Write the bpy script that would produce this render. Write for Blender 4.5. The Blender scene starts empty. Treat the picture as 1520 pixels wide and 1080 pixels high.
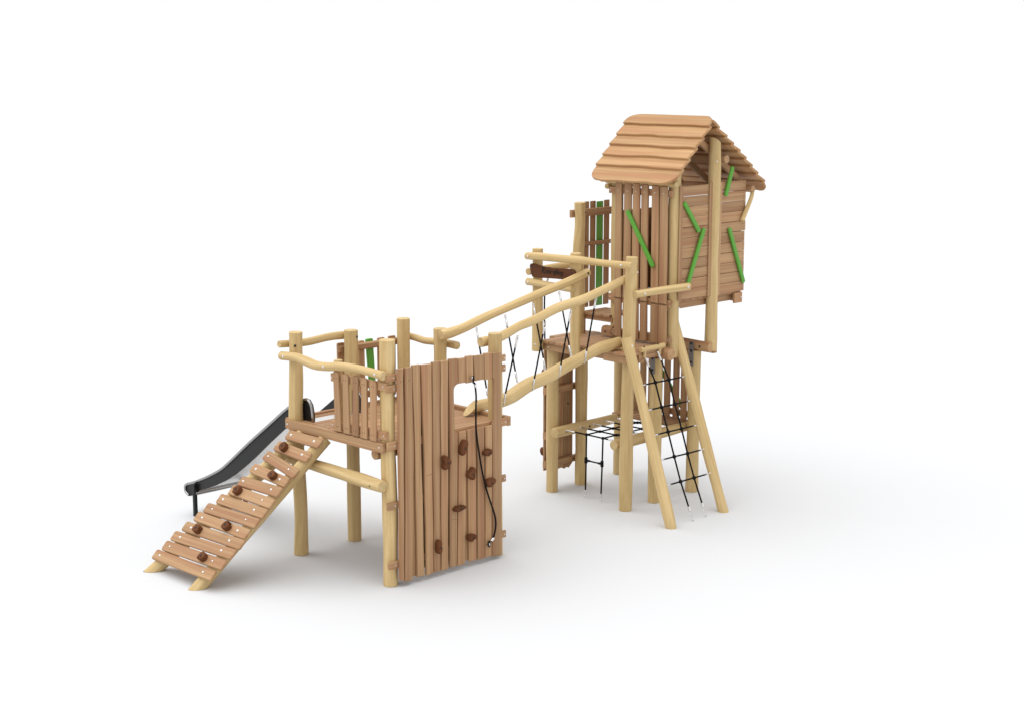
import bpy, math, random
from mathutils import Vector, Matrix

random.seed(7)
scene = bpy.context.scene
COL = scene.collection
RAD = math.radians

# ------------------------------------------------------------------ materials
def new_mat(name):
    m = bpy.data.materials.new(name)
    m.use_nodes = True
    nt = m.node_tree
    b = nt.nodes['Principled BSDF']
    return m, nt, b

def setin(b, **kw):
    for k, v in kw.items():
        k = k.replace('_', ' ')
        if k in b.inputs:
            b.inputs[k].default_value = v

def wood(name, light, dark, red=None, rough=0.55, ring=30.0, streak=0.5, bump=0.15, tonevar=0.18, knots=True):
    """solid 3D wood: the 'gv' attribute is (along the grain, across, depth) in metres"""
    m, nt, b = new_mat(name)
    N = nt.nodes; L = nt.links
    at = N.new('ShaderNodeAttribute'); at.attribute_name = 'gv'
    tn = N.new('ShaderNodeAttribute'); tn.attribute_name = 'tone'
    def mapping(sx, sy, sz):
        mp = N.new('ShaderNodeVectorMath'); mp.operation = 'MULTIPLY'
        mp.inputs[1].default_value = (sx, sy, sz)
        L.new(at.outputs['Vector'], mp.inputs[0]); return mp
    # broad figure: heartwood / sapwood bands along the piece
    m1 = mapping(0.45, 19, 19)
    n1 = N.new('ShaderNodeTexNoise'); n1.inputs['Scale'].default_value = 1.0; n1.inputs['Detail'].default_value = 3
    n1.inputs['Distortion'].default_value = 0.3
    L.new(m1.outputs[0], n1.inputs['Vector'])
    # growth rings
    m2 = mapping(0.35, 1, 1)
    wv = N.new('ShaderNodeTexWave'); wv.wave_type = 'RINGS'; wv.rings_direction = 'X'
    wv.inputs['Scale'].default_value = ring; wv.inputs['Distortion'].default_value = 2.2
    wv.inputs['Detail'].default_value = 2; wv.inputs['Detail Scale'].default_value = 1.3
    L.new(m2.outputs[0], wv.inputs['Vector'])
    # fine fibre
    m3 = mapping(1.6, 75, 75)
    n3 = N.new('ShaderNodeTexNoise'); n3.inputs['Scale'].default_value = 1.0; n3.inputs['Detail'].default_value = 4
    L.new(m3.outputs[0], n3.inputs['Vector'])
    def mathn(op, a, bb, clamp=False):
        x = N.new('ShaderNodeMath'); x.operation = op; x.use_clamp = clamp
        for i, v in enumerate((a, bb)):
            if isinstance(v, (int, float)): x.inputs[i].default_value = v
            else: L.new(v, x.inputs[i])
        return x.outputs[0]
    r3 = N.new('ShaderNodeMapRange'); r3.inputs['From Min'].default_value = 0.34; r3.inputs['From Max'].default_value = 0.66
    L.new(n3.outputs['Fac'], r3.inputs['Value'])
    f = mathn('MULTIPLY', wv.outputs['Fac'], 0.26)
    f = mathn('ADD', f, mathn('MULTIPLY', r3.outputs[0], streak * 0.95))
    r1 = N.new('ShaderNodeMapRange'); r1.inputs['From Min'].default_value = 0.32; r1.inputs['From Max'].default_value = 0.68
    L.new(n1.outputs['Fac'], r1.inputs['Value'])
    f = mathn('ADD', f, mathn('MULTIPLY', r1.outputs[0], 0.50))
    f = mathn('SUBTRACT', f, 0.12, True)
    mx = N.new('ShaderNodeMix'); mx.data_type = 'RGBA'
    mx.inputs['A'].default_value = (*light, 1); mx.inputs['B'].default_value = (*dark, 1)
    L.new(f, mx.inputs['Factor'])
    col = mx.outputs['Result']
    if red:
        m4 = mapping(0.5, 22, 22)
        n4 = N.new('ShaderNodeTexNoise'); n4.inputs['Scale'].default_value = 1.0; n4.inputs['Detail'].default_value = 2
        ad = N.new('ShaderNodeVectorMath'); ad.operation = 'ADD'; ad.inputs[1].default_value = (7.3, 1.7, 4.1)
        L.new(m4.outputs[0], ad.inputs[0]); L.new(ad.outputs[0], n4.inputs['Vector'])
        r4 = N.new('ShaderNodeMapRange'); r4.inputs['From Min'].default_value = 0.46; r4.inputs['From Max'].default_value = 0.64
        L.new(n4.outputs['Fac'], r4.inputs['Value'])
        mr = N.new('ShaderNodeMix'); mr.data_type = 'RGBA'
        mr.inputs['B'].default_value = (*red, 1)
        L.new(mathn('MULTIPLY', r4.outputs[0], 0.75), mr.inputs['Factor']); L.new(col, mr.inputs['A'])
        col = mr.outputs['Result']
    if knots:
        m5 = mapping(3.2, 9, 9)
        vo = N.new('ShaderNodeTexVoronoi'); vo.inputs['Scale'].default_value = 1.0
        L.new(m5.outputs[0], vo.inputs['Vector'])
        r5 = N.new('ShaderNodeMapRange'); r5.inputs['From Min'].default_value = 0.03; r5.inputs['From Max'].default_value = 0.17
        r5.inputs['To Min'].default_value = 0.5; r5.inputs['To Max'].default_value = 0.0
        L.new(vo.outputs['Distance'], r5.inputs['Value'])
        mk = N.new('ShaderNodeMix'); mk.data_type = 'RGBA'
        mk.inputs['B'].default_value = (dark[0]*0.62, dark[1]*0.52, dark[2]*0.45, 1)
        L.new(r5.outputs[0], mk.inputs['Factor']); L.new(col, mk.inputs['A'])
        col = mk.outputs['Result']
    # board-to-board tone
    tr = N.new('ShaderNodeMapRange')
    tr.inputs['To Min'].default_value = 1 - tonevar; tr.inputs['To Max'].default_value = 1 + tonevar * 0.55
    L.new(tn.outputs['Fac'], tr.inputs['Value'])
    sc = N.new('ShaderNodeVectorMath'); sc.operation = 'SCALE'
    L.new(col, sc.inputs[0]); L.new(tr.outputs[0], sc.inputs['Scale'])
    L.new(sc.outputs[0], b.inputs['Base Color'])
    bp = N.new('ShaderNodeBump'); bp.inputs['Strength'].default_value = bump; bp.inputs['Distance'].default_value = 0.004
    L.new(f, bp.inputs['Height']); L.new(bp.outputs[0], b.inputs['Normal'])
    rr = N.new('ShaderNodeMapRange'); rr.inputs['To Min'].default_value = rough - 0.08; rr.inputs['To Max'].default_value = rough + 0.15
    L.new(n3.outputs['Fac'], rr.inputs['Value']); L.new(rr.outputs[0], b.inputs['Roughness'])
    setin(b, Specular_IOR_Level=0.3 if light[0] > 0.2 else 0.12)
    return m

def plain(name, col, rough=0.5, metal=0.0, spec=0.5, mottled=0.12, scale=30):
    m, nt, b = new_mat(name)
    N = nt.nodes; L = nt.links
    tc = N.new('ShaderNodeTexCoord')
    n = N.new('ShaderNodeTexNoise'); n.inputs['Scale'].default_value = scale; n.inputs['Detail'].default_value = 5
    L.new(tc.outputs['Object'], n.inputs['Vector'])
    mx = N.new('ShaderNodeMix'); mx.data_type = 'RGBA'
    mx.inputs['A'].default_value = (*[c * (1 - mottled) for c in col], 1)
    mx.inputs['B'].default_value = (*[min(1, c * (1 + mottled)) for c in col], 1)
    L.new(n.outputs['Fac'], mx.inputs['Factor']); L.new(mx.outputs['Result'], b.inputs['Base Color'])
    r = N.new('ShaderNodeMapRange'); r.inputs['To Min'].default_value = max(0.03, rough - 0.06); r.inputs['To Max'].default_value = rough + 0.06
    L.new(n.outputs['Fac'], r.inputs['Value']); L.new(r.outputs[0], b.inputs['Roughness'])
    setin(b, Metallic=metal, Specular_IOR_Level=spec)
    return m

M = {}
M['pine'] = wood('pine_log', (0.65, 0.485, 0.245), (0.46, 0.315, 0.130), None, 0.6, ring=38, streak=0.40, tonevar=0.10, bump=0.10, knots=False)
M['larch'] = wood('larch_board', (0.49, 0.310, 0.164), (0.335, 0.185, 0.090), (0.345, 0.165, 0.083), 0.58, ring=26, streak=0.48, tonevar=0.20, knots=False)
M['roof'] = wood('larch_roof_plank', (0.53, 0.322, 0.152), (0.37, 0.203, 0.088), (0.385, 0.178, 0.078), 0.55, ring=30, streak=0.45, tonevar=0.14, knots=False)
M['edge'] = wood('bark_edge', (0.42, 0.24, 0.11), (0.22, 0.11, 0.05), None, 0.65, ring=70, streak=0.4, tonevar=0.12, knots=False)
M['hold'] = wood('dark_hold_wood', (0.150, 0.058, 0.024), (0.085, 0.031, 0.013), None, 0.7, ring=60, streak=0.4, tonevar=0.12, knots=False)
M['sign'] = wood('dark_sign_wood', (0.128, 0.050, 0.023), (0.080, 0.030, 0.014), None, 0.7, ring=40, streak=0.45, tonevar=0.08, knots=False)
M['pine_end'] = wood('pine_end_grain', (0.64, 0.485, 0.255), (0.40, 0.27, 0.115), None, 0.7, ring=42, streak=0.3, tonevar=0.08, bump=0.1, knots=False)
M['larch_end'] = wood('larch_end_grain', (0.50, 0.31, 0.165), (0.32, 0.175, 0.080), None, 0.7, ring=42, streak=0.3, tonevar=0.08, bump=0.1, knots=False)
M['green'] = plain('green_board_paint', (0.085, 0.32, 0.022), 0.42, mottled=0.06)
M['steel'] = plain('bright_steel', (0.74, 0.74, 0.75), 0.16, 1.0, mottled=0.05)
M['stainless'] = plain('slide_stainless', (0.80, 0.79, 0.78), 0.30, 1.0, mottled=0.05)
M['rim'] = plain('polished_rim', (0.36, 0.355, 0.35), 0.14, 1.0, mottled=0.04)
M['slide_side'] = plain('charcoal_slide_side', (0.013, 0.013, 0.013), 0.30, 0.0, spec=0.24, mottled=0.10, scale=60)
M['plate'] = plain('weathered_steel_plate', (0.20, 0.18, 0.17), 0.45, 0.8, mottled=0.3, scale=70)
M['black'] = plain('black_rope', (0.007, 0.007, 0.007), 0.75, spec=0.12, mottled=0.4, scale=400)
M['dot'] = plain('black_bolt_cap', (0.010, 0.009, 0.008), 0.6)
M['screw'] = plain('screw_hole', (0.10, 0.05, 0.025), 0.7)
M['ink'] = plain('burnt_letter', (0.012, 0.007, 0.005), 0.7)

# ground: pale seamless studio floor
gm, gnt, gb = new_mat('white_studio_floor')
_n = gnt.nodes.new('ShaderNodeTexNoise'); _n.inputs['Scale'].default_value = 0.6; _n.inputs['Detail'].default_value = 4
_c = gnt.nodes.new('ShaderNodeTexCoord'); gnt.links.new(_c.outputs['Object'], _n.inputs['Vector'])
_x = gnt.nodes.new('ShaderNodeMix'); _x.data_type = 'RGBA'
_x.inputs['A'].default_value = (0.602, 0.609, 0.622, 1); _x.inputs['B'].default_value = (0.612, 0.619, 0.632, 1)
gnt.links.new(_n.outputs['Fac'], _x.inputs['Factor']); gnt.links.new(_x.outputs['Result'], gb.inputs['Base Color'])
setin(gb, Roughness=1.0, Specular_IOR_Level=0.0)
M['ground'] = gm

# ------------------------------------------------------------------ mesh builder
def vec(*a): return Vector(a)

def roundpoly(poly, r, seg=5):
    """round the corners of a polygon; r is one radius or a list with one per corner"""
    out = []
    n = len(poly)
    lim = lambda j: 0.97 if isinstance(r, (list, tuple)) and r[j] <= 0 else 0.49
    for i in range(n):
        rr = r[i] if isinstance(r, (list, tuple)) else r
        p = Vector(poly[i]); a = Vector(poly[i - 1]); b = Vector(poly[(i + 1) % n])
        if rr <= 0: out.append(tuple(p)); continue
        da = (a - p); db = (b - p)
        ka = min(rr, da.length * lim(i - 1)); kb = min(rr, db.length * lim((i + 1) % n))
        s = p + da.normalized() * ka; e = p + db.normalized() * kb
        for j in range(seg + 1):
            t = j / seg
            q = s * (1 - t) ** 2 + p * (2 * t * (1 - t)) + e * t * t
            out.append((q.x, q.y))
    return out

class MB:
    def __init__(self): self.V = []; self.F = []; self.MI = []; self.G = []; self.T = []; self.S = []
    def add(self, verts, faces, gv, tone, mi=0, smooth=True, fmi=None):
        o = len(self.V)
        self.V += [Vector(v) for v in verts]
        self.G += [Vector(g) for g in gv]
        self.T += [tone] * len(verts)
        for k, f in enumerate(faces):
            self.F.append([o + i for i in f]); self.MI.append(fmi[k] if fmi else mi); self.S.append(smooth)
    def prism(self, poly, o, u, v, th, bev=0.003, grain='u', tone=None, mi=0, side_mi=None, pith=None):
        """poly in (u,v) coordinates, extruded by th along u x v; both faces chamfered"""
        u = Vector(u).normalized(); v = Vector(v).normalized(); n = u.cross(v); o = Vector(o)
        area = sum(poly[i - 1][0] * poly[i][1] - poly[i][0] * poly[i - 1][1] for i in range(len(poly)))
        if area < 0: poly = poly[::-1]
        N = len(poly)
        tone = random.random() if tone is None else tone
        off = pith if pith else (random.uniform(-20, 20), random.uniform(-.16, .16), random.uniform(0.02, 0.10) * random.choice((-1, 1)))
        ins = []
        for i in range(N):
            p = Vector(poly[i]); a = Vector(poly[i - 1]); b = Vector(poly[(i + 1) % N])
            e1 = (p - a); e2 = (b - p)
            if e1.length < 1e-7: e1 = e2
            if e2.length < 1e-7: e2 = e1
            n1 = Vector((-e1.y, e1.x)).normalized(); n2 = Vector((-e2.y, e2.x)).normalized()
            mm = n1 + n2
            if mm.length < 0.3: mm = n1
            mm = mm / max(0.5, mm.length_squared / 2)
            ins.append(p + mm * bev)
        rings = [(ins, 0.0), (poly, bev), (poly, th - bev), (ins, th)]
        V = []; G = []
        for ring, d in rings:
            for q in ring:
                V.append(o + u * q[0] + v * q[1] + n * d)
                g = (q[0], q[1], d) if grain == 'u' else (q[1], q[0], d)
                G.append((g[0] + off[0], g[1] + off[1], g[2] + off[2]))
        F = [list(range(N))[::-1], [3 * N + i for i in range(N)]]
        fm = [mi, mi]
        for k in range(3):
            for i in range(N):
                j = (i + 1) % N
                F.append([k * N + i, k * N + j, (k + 1) * N + j, (k + 1) * N + i])
                fm.append(side_mi if (side_mi is not None and k == 1) else mi)
        self.add(V, F, G, tone, mi, True, fm)
    def box(self, c, sx, sy, sz, grain='x', bev=0.003, tone=None, mi=0):
        """axis-aligned box given by its centre and sizes; grain along x, y or z"""
        cx, cy, cz = c
        if grain == 'x': self.prism([(0, 0), (sx, 0), (sx, sy), (0, sy)], (cx - sx/2, cy - sy/2, cz - sz/2), (1,0,0), (0,1,0), sz, bev, 'u', tone, mi)
        elif grain == 'y': self.prism([(0, 0), (sx, 0), (sx, sy), (0, sy)], (cx - sx/2, cy - sy/2, cz - sz/2), (1,0,0), (0,1,0), sz, bev, 'v', tone, mi)
        else: self.prism([(0, 0), (sx, 0), (sx, sz), (0, sz)], (cx - sx/2, cy + sy/2, cz - sz/2), (1,0,0), (0,0,1), sy, bev, 'v', tone, mi)
    def bar(self, a, b, w, th, up=(0,0,1), bev=0.003, rnd=0.0, tone=None, mi=0):
        """flat board from a to b (centre line), width w across, thickness th along 'up' side"""
        a = Vector(a); b = Vector(b); u = (b - a); L = u.length; u.normalize()
        n = Vector(up); n = (n - u * n.dot(u)).normalized(); v = n.cross(u)
        poly = [(0, -w/2), (L, -w/2), (L, w/2), (0, w/2)]
        if rnd: poly = roundpoly(poly, rnd)
        self.prism(poly, a - n * th/2, u, v, th, bev, 'u', tone, mi)
    def tube(self, pts, r, seg=18, smooth_path=True, sub=6, bev=0.005, tone=None, mi=0, wob=0.0, caps=True, cut0=None, cut1=None, end_mi=None):
        """round log / rope along a path. r number or list per point. cut = plane (co, no) the end is sawn to"""
        P = [Vector(p) for p in pts]; n = len(P)
        R = list(r) if isinstance(r, (list, tuple)) else [r] * n
        if smooth_path and n > 2:
            Q = []; QR = []
            for i in range(n - 1):
                p0 = P[max(i-1, 0)]; p1 = P[i]; p2 = P[i+1]; p3 = P[min(i+2, n-1)]
                for k in range(sub):
                    t = k / sub
                    Q.append(0.5 * ((2*p1) + (p2-p0)*t + (2*p0-5*p1+4*p2-p3)*t*t + (3*p1-p0-3*p2+p3)*t**3))
                    QR.append(R[i] * (1-t) + R[i+1] * t)
            Q.append(P[-1]); QR.append(R[-1]); P, R = Q, QR
        elif wob and n == 2:
            k = 9
            P2 = [P[0].lerp(P[1], i/(k-1)) for i in range(k)]; R = [R[0] + (R[1]-R[0]) * i/(k-1) for i in range(k)]; P = P2
        n = len(P)
        if wob:
            ph = [random.uniform(0, 6.28) for _ in range(4)]
            L = (P[-1] - P[0]).length
            for i in range(n):
                t = i / (n-1)
                R[i] *= 1 + 0.25 * wob * math.sin(5*t*L + ph[0]) + 0.12 * wob * math.sin(13*t*L + ph[1])
        if bev and caps:
            d0 = (P[1]-P[0]).normalized(); d1 = (P[-1]-P[-2]).normalized()
            P = [P[0], P[0] + d0*bev] + P[1:-1] + [P[-1] - d1*bev, P[-1]]
            R = [max(R[0]-bev, R[0]*0.6), R[0]] + R[1:-1] + [R[-1], max(R[-1]-bev, R[-1]*0.6)]
            n = len(P)
        tone = random.random() if tone is None else tone
        off = random.uniform(-20, 20)
        py, pz = random.uniform(-.012, .012), random.uniform(-.012, .012)
        tan = []
        for i in range(n):
            d = P[min(i+1, n-1)] - P[max(i-1, 0)]; tan.append(d.normalized())
        ref = Vector((0,0,1)) if abs(tan[0].z) < 0.9 else Vector((1,0,0))
        a = tan[0].cross(ref).normalized()
        V = []; G = []; s = 0
        for i in range(n):
            if i: s += (P[i]-P[i-1]).length
            a = (a - tan[i] * a.dot(tan[i])).normalized(); b = tan[i].cross(a)
            for k in range(seg):
                th = 2*math.pi*k/seg
                c, sn = math.cos(th), math.sin(th)
                q = P[i] + (a*c + b*sn) * R[i]
                if cut0 and i <= n//2 - 1:
                    co, no = Vector(cut0[0]), Vector(cut0[1])
                    d = (q - co).dot(no)
                    if i == 0 or d < 0: q = q - tan[i] * (d / tan[i].dot(no))
                if cut1 and i > n//2:
                    co, no = Vector(cut1[0]), Vector(cut1[1])
                    d = (q - co).dot(no)
                    if i == n-1 or d > 0: q = q - tan[i] * (d / tan[i].dot(no))
                V.append(q); G.append((s + off, c*R[i] + py, sn*R[i] + pz))
        F = []
        for i in range(n-1):
            for k in range(seg):
                j = (k+1) % seg
                F.append([i*seg+k, i*seg+j, (i+1)*seg+j, (i+1)*seg+k])
        if caps and end_mi is None:
            F.append(list(range(seg))[::-1]); F.append([(n-1)*seg+k for k in range(seg)])
        self.add(V, F, G, tone, mi)
        if caps and end_mi is not None:
            self.add(V[:seg], [list(range(seg))[::-1]], G[:seg], tone, end_mi); self.add(V[-seg:], [list(range(seg))], G[-seg:], tone, end_mi)
    def lathe(self, prof, o, axis, seg=12, tone=0.5, mi=0):
        """prof: list of (distance along axis, radius)"""
        ax = Vector(axis).normalized(); ref = Vector((0,0,1)) if abs(ax.z) < 0.9 else Vector((1,0,0))
        a = ax.cross(ref).normalized(); b = ax.cross(a); o = Vector(o)
        V = []; G = []; F = []
        for d, r in prof:
            for k in range(seg):
                th = 2*math.pi*k/seg
                q = o + ax*d + (a*math.cos(th) + b*math.sin(th))*r
                V.append(q); G.append((q - o)[:])
        for i in range(len(prof)-1):
            for k in range(seg):
                j = (k+1) % seg
                F.append([i*seg+k, i*seg+j, (i+1)*seg+j, (i+1)*seg+k])
        F.append(list(range(seg))[::-1]); F.append([(len(prof)-1)*seg+k for k in range(seg)])
        self.add(V, F, G, tone, mi)
    def dot(self, o, axis, r=0.004, mi=1):
        self.lathe([(-0.004, r), (0.0012, r), (0.0016, r*0.7)], o, axis, 8, 0.5, mi)
    def ball(self, o, r, mi=0, sz=1.0):
        prof = [(-r*sz*math.cos(t*math.pi/8), max(r*math.sin(t*math.pi/8), 1e-4)) for t in range(9)]
        self.lathe(prof, o, (0,0,1), 12, 0.5, mi)
    def build(self, name, mats, parent=None, sharp=38):
        c = Vector((0,0,0))
        if self.V:
            lo = Vector([min(v[i] for v in self.V) for i in range(3)]); hi = Vector([max(v[i] for v in self.V) for i in range(3)])
            c = (lo + hi) / 2
        me = bpy.data.meshes.new(name)
        me.from_pydata([tuple(v - c) for v in self.V], [], self.F)
        mats = mats if isinstance(mats, (list, tuple)) else [mats]
        for m in mats: me.materials.append(M[m])
        me.polygons.foreach_set('material_index', self.MI)
        me.polygons.foreach_set('use_smooth', self.S)
        a = me.attributes.new('gv', 'FLOAT_VECTOR', 'POINT'); a.data.foreach_set('vector', [x for g in self.G for x in g])
        t = me.attributes.new('tone', 'FLOAT', 'POINT'); t.data.foreach_set('value', self.T)
        me.set_sharp_from_angle(angle=RAD(sharp))
        me.update()
        ob = bpy.data.objects.new(name, me); COL.objects.link(ob)
        if parent is not None:
            ob.parent = parent; ob.location = c - WORLD[parent.name]
        else: ob.location = c
        WORLD[ob.name] = c
        return ob

WORLD = {}
def thing(name, label, cat, loc):
    o = bpy.data.objects.new(name, None); COL.objects.link(o)
    o.empty_display_size = 0.1
    o.location = loc; WORLD[o.name] = Vector(loc)
    o['label'] = label; o['category'] = cat
    return o

def tag(o, label, cat):
    o['label'] = label; o['category'] = cat
    return o

# one prototype per small fixing; further ones are copies that share its mesh
PROTO = {}
def fixing(kind, pos, axis, parent, scale=1.0):
    """kind: 'bolt' (bright dome head), 'bolt_cap' (black plug)"""
    if kind not in PROTO:
        mb = MB()
        if kind == 'bolt':
            mb.lathe([(-.004, .0115), (.0015, .0115), (.002, .009), (.006, .008), (.0085, .0045), (.009, .0005)], (0,0,0), (0,0,1), 14)
            me_m = 'steel'
        else:
            mb.lathe([(-.004, .0105), (.002, .0105), (.0035, .008), (.001, .005)], (0,0,0), (0,0,1), 14)
            me_m = 'dot'
        o = mb.build(kind, me_m)
        me = o.data; bpy.data.objects.remove(o)
        PROTO[kind] = me
    o = bpy.data.objects.new(kind, PROTO[kind]); COL.objects.link(o)
    o.parent = parent; o.location = Vector(pos) - WORLD[parent.name]
    o.rotation_euler = Vector(axis).to_track_quat('Z', 'Y').to_euler()
    o.scale = (scale,)*3
    WORLD[o.name] = Vector(pos)
    return o

def log(name, pts, r, parent, mat='pine', wob=0.25, **kw):
    kw.setdefault('bev', .0035)
    mb = MB(); mb.tube(pts, r, wob=wob, end_mi=1, **kw); return mb.build(name, [mat, mat + '_end'], parent)

PR = 0.058            # post radius

# ================================================================== ground
me = bpy.data.meshes.new('ground')
S = 400
me.from_pydata([(-S, -S, 0), (S, -S, 0), (S, S, 0), (-S, S, 0)], [], [(0, 1, 2, 3)])
me.materials.append(M['ground'])
g = bpy.data.objects.new('ground', me); COL.objects.link(g); g['kind'] = 'structure'

# ================================================================== low platform
W1 = 1.168; YA = 1.158
lp = thing('low_platform', 'low timber platform on six round posts with wavy log rails, beside the slide', 'platform', (0.58, 0.58, 0))
def post(parent, x, y, z0, z1, r=PR, bow=None, wob=0.2, name='post'):
    pts = [(x, y, z0), (x, y, z1)]
    if bow:
        pts = [(x + dx, y + dy, z0 + t*(z1-z0)) for t, dx, dy in bow]
    return log(name, pts, r, parent, wob=wob, seg=24)
pA = post(lp, 0, YA, 0, 1.897, 0.0585, [(0,0,0), (.2,.006,-.004), (.45,-.006,.004), (.62,-.012,.01), (.8,-.004,.004), (1,0,0)])
pB = post(lp, 0.581, YA, 0, 1.845)
pC = post(lp, 0, 0, 0, 1.975, 0.0595, [(0,0,0), (.3,.004,-.003), (.6,-.004,.003), (1,0,0)])
pD = post(lp, W1, 0.007, 0, 1.887)
pP = post(lp, W1, YA, 0, 1.88)
pQ = post(lp, W1, 0.68, 0, 1.847)
fixing('bolt_cap', (-.058*.72, YA - .058*.72, 1.79), (-1,-1,0), pA)
fixing('bolt_cap', (.581+.02, YA - .0575, 1.79), (.3,-1,0), pB)
# deck boards (run along x)
mb = MB(); y = -0.055; k = 0
while y < 1.2:
    w = random.uniform(.088, .098)
    mb.prism([(0,0), (1.27,0), (1.27,w), (0,w)], (-.055, y, 1.128), (1,0,0), (0,1,0), .030, .003, 'u')
    for xx in (.03, .62, 1.16):
        for yy in (.3, .7): mb.lathe([(0,.0045), (.0015,.0045), (.002,.002)], (xx, y + w*yy, 1.158), (0,0,1), 8, .5, 1)
    y += w + .005
mb.build('deck', ['larch', 'steel'], lp)
# fascia boards
def fascia(a, b, w, th, up, parent, name='fascia'):
    mb = MB(); mb.bar(a, b, w, th, up, .004); return mb.build(name, 'larch', parent)
f1 = fascia((-.079, 1.204, 1.135), (-.079, -.045, 1.135), .076, .040, (-1,0,0), lp)
fixing('bolt', (-.099, 1.17, 1.138), (-1,0,0), f1); fixing('bolt', (-.099, -.005, 1.138), (-1,0,0), f1)
fascia((1.247, 1.22, 1.15), (1.247, -.08, 1.15), .078, .040, (1,0,0), lp)
fascia((-.055, 1.237, 1.135), (1.225, 1.237, 1.135), .076, .040, (0,1,0), lp)
# horizontal log low on the front, joists below the deck
fl = log('cross_log', [(-.108, 1.26, .862), (-.108, .8, .856), (-.108, .35, .848), (-.108, -.05, .836)], .0495, lp, tone=.6)
fixing('bolt_cap', (-.156, .05, .835), (-1,0,.1), fl)
log('joist_log', [(-.035, .13, 1.05), (1.24, .13, 1.05)], .047, lp, 'larch')
log('joist_log', [(-.02, 1.03, 1.05), (1.24, 1.03, 1.05)], .047, lp, 'larch')
# rails
r1 = log('handrail', [(-.093, 1.238, 1.70), (-.093, 1.037, 1.712), (-.093, .905, 1.698), (-.093, .774, 1.682), (-.093, .62, 1.692), (-.093, .466, 1.714), (-.093, .22, 1.724), (-.093, -.068, 1.712)],
         [.036,.037,.036,.036,.036,.036,.036,.037], lp, tone=.55)
for yy, zz in ((1.17, 1.705), (.64, 1.692), (.005, 1.718)): fixing('bolt', (-.129, yy, zz), (-1,0,0), r1)
log('handrail', [(-.105, 1.25, 1.795), (.04, 1.25, 1.785), (.175, 1.25, 1.779), (.279, 1.25, 1.784), (.386, 1.25, 1.792), (.495, 1.25, 1.793), (.64, 1.25, 1.786)], .032, lp)
log('handrail', [(1.26, 1.23, 1.71), (1.26, 1.10, 1.702), (1.26, .99, 1.692), (1.26, .898, 1.696), (1.26, .76, 1.705), (1.26, .56, 1.70)], .031, lp)
# small baluster post
log('small_post', [(0, .607, 1.16), (0, .607, 1.737)], .034, lp)
# front baluster panel
mb = MB()
mb.bar((-.060, .614, 1.606), (-.060, -.065, 1.621), .064, .034, (-1,0,0), .004)
bp = mb.build('baluster_rail', 'larch', lp)
mb = MB(); mb.bar((-.060, .614, 1.222), (-.060, -.060, 1.232), .064, .034, (-1,0,0), .004); mb.build('baluster_rail', 'larch', lp)
for yy, zz in ((.597, 1.607), (-.035, 1.62), (.597, 1.222), (-.035, 1.232)): fixing('bolt', (-.077, yy, zz), (-1,0,0), bp, .8)
tops = [(.563,.486,1.668), (.448,.368,1.664), (.318,.243,1.667), (.210,.136,1.664), (.104,.026,1.659)]
bots = [(.552,.467,1.181), (.441,.357,1.179), (.334,.250,1.178), (.231,.140,1.176), (.116,.034,1.174)]
for (a, b, zt), (c, d, zb) in zip(tops, bots):
    a -= .007; c -= .007; b += .003; d += .003
    mb = MB()
    # u = -y, v = z, so the thickness grows along -x
    poly = roundpoly([(-c, zb), (-d, zb), (-b, zt), (-a, zt)], [.004, .004, .022, .022])
    mb.prism(poly, (-.078, 0, 0), (0,-1,0), (0,0,1), .022, .006, 'v', mi=0)
    for zz, p0, p1 in ((1.612, a, b), (1.226, c, d)):
        for t in (.3, .7): mb.dot((-.100, p0 + (p1-p0)*t, zz), (-1,0,0), .0042)
    mb.build('baluster', ['larch', 'screw'], bp)
# rear slatted panel between two posts, one slat green
mb = MB()
mb.bar((.497, 1.236, 1.676), (1.235, 1.236, 1.670), .060, .036, (0,-1,0), .012)
rp = mb.build('rear_rail', 'larch', lp)
mb = MB(); mb.bar((.497, 1.236, 1.25), (1.235, 1.236, 1.25), .060, .036, (0,-1,0), .012); mb.build('rear_rail', 'larch', lp)
for a, b, c, d, zt in ((.514,.589,.52,.59,1.725), (.745,.809,.75,.815,1.716), (.961,1.038,.962,1.036,1.716), (1.084,1.163,1.082,1.16,1.717)):
    mb = MB(); mb.prism(roundpoly([(c,1.19), (d,1.19), (b,zt), (a,zt)], .014), (0, 1.277, 0), (1,0,0), (0,0,1), .022, .004, 'v')
    mb.build('slat', 'larch', rp)
mb = MB(); mb.prism(roundpoly([(.872,1.19), (.938,1.19), (.905,1.722), (.828,1.722)], .014), (0, 1.277, 0), (1,0,0), (0,0,1), .022, .004, 'v')
gs = mb.build('slat', 'green', rp); gs['label'] = 'green painted slat in the rear panel'

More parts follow.
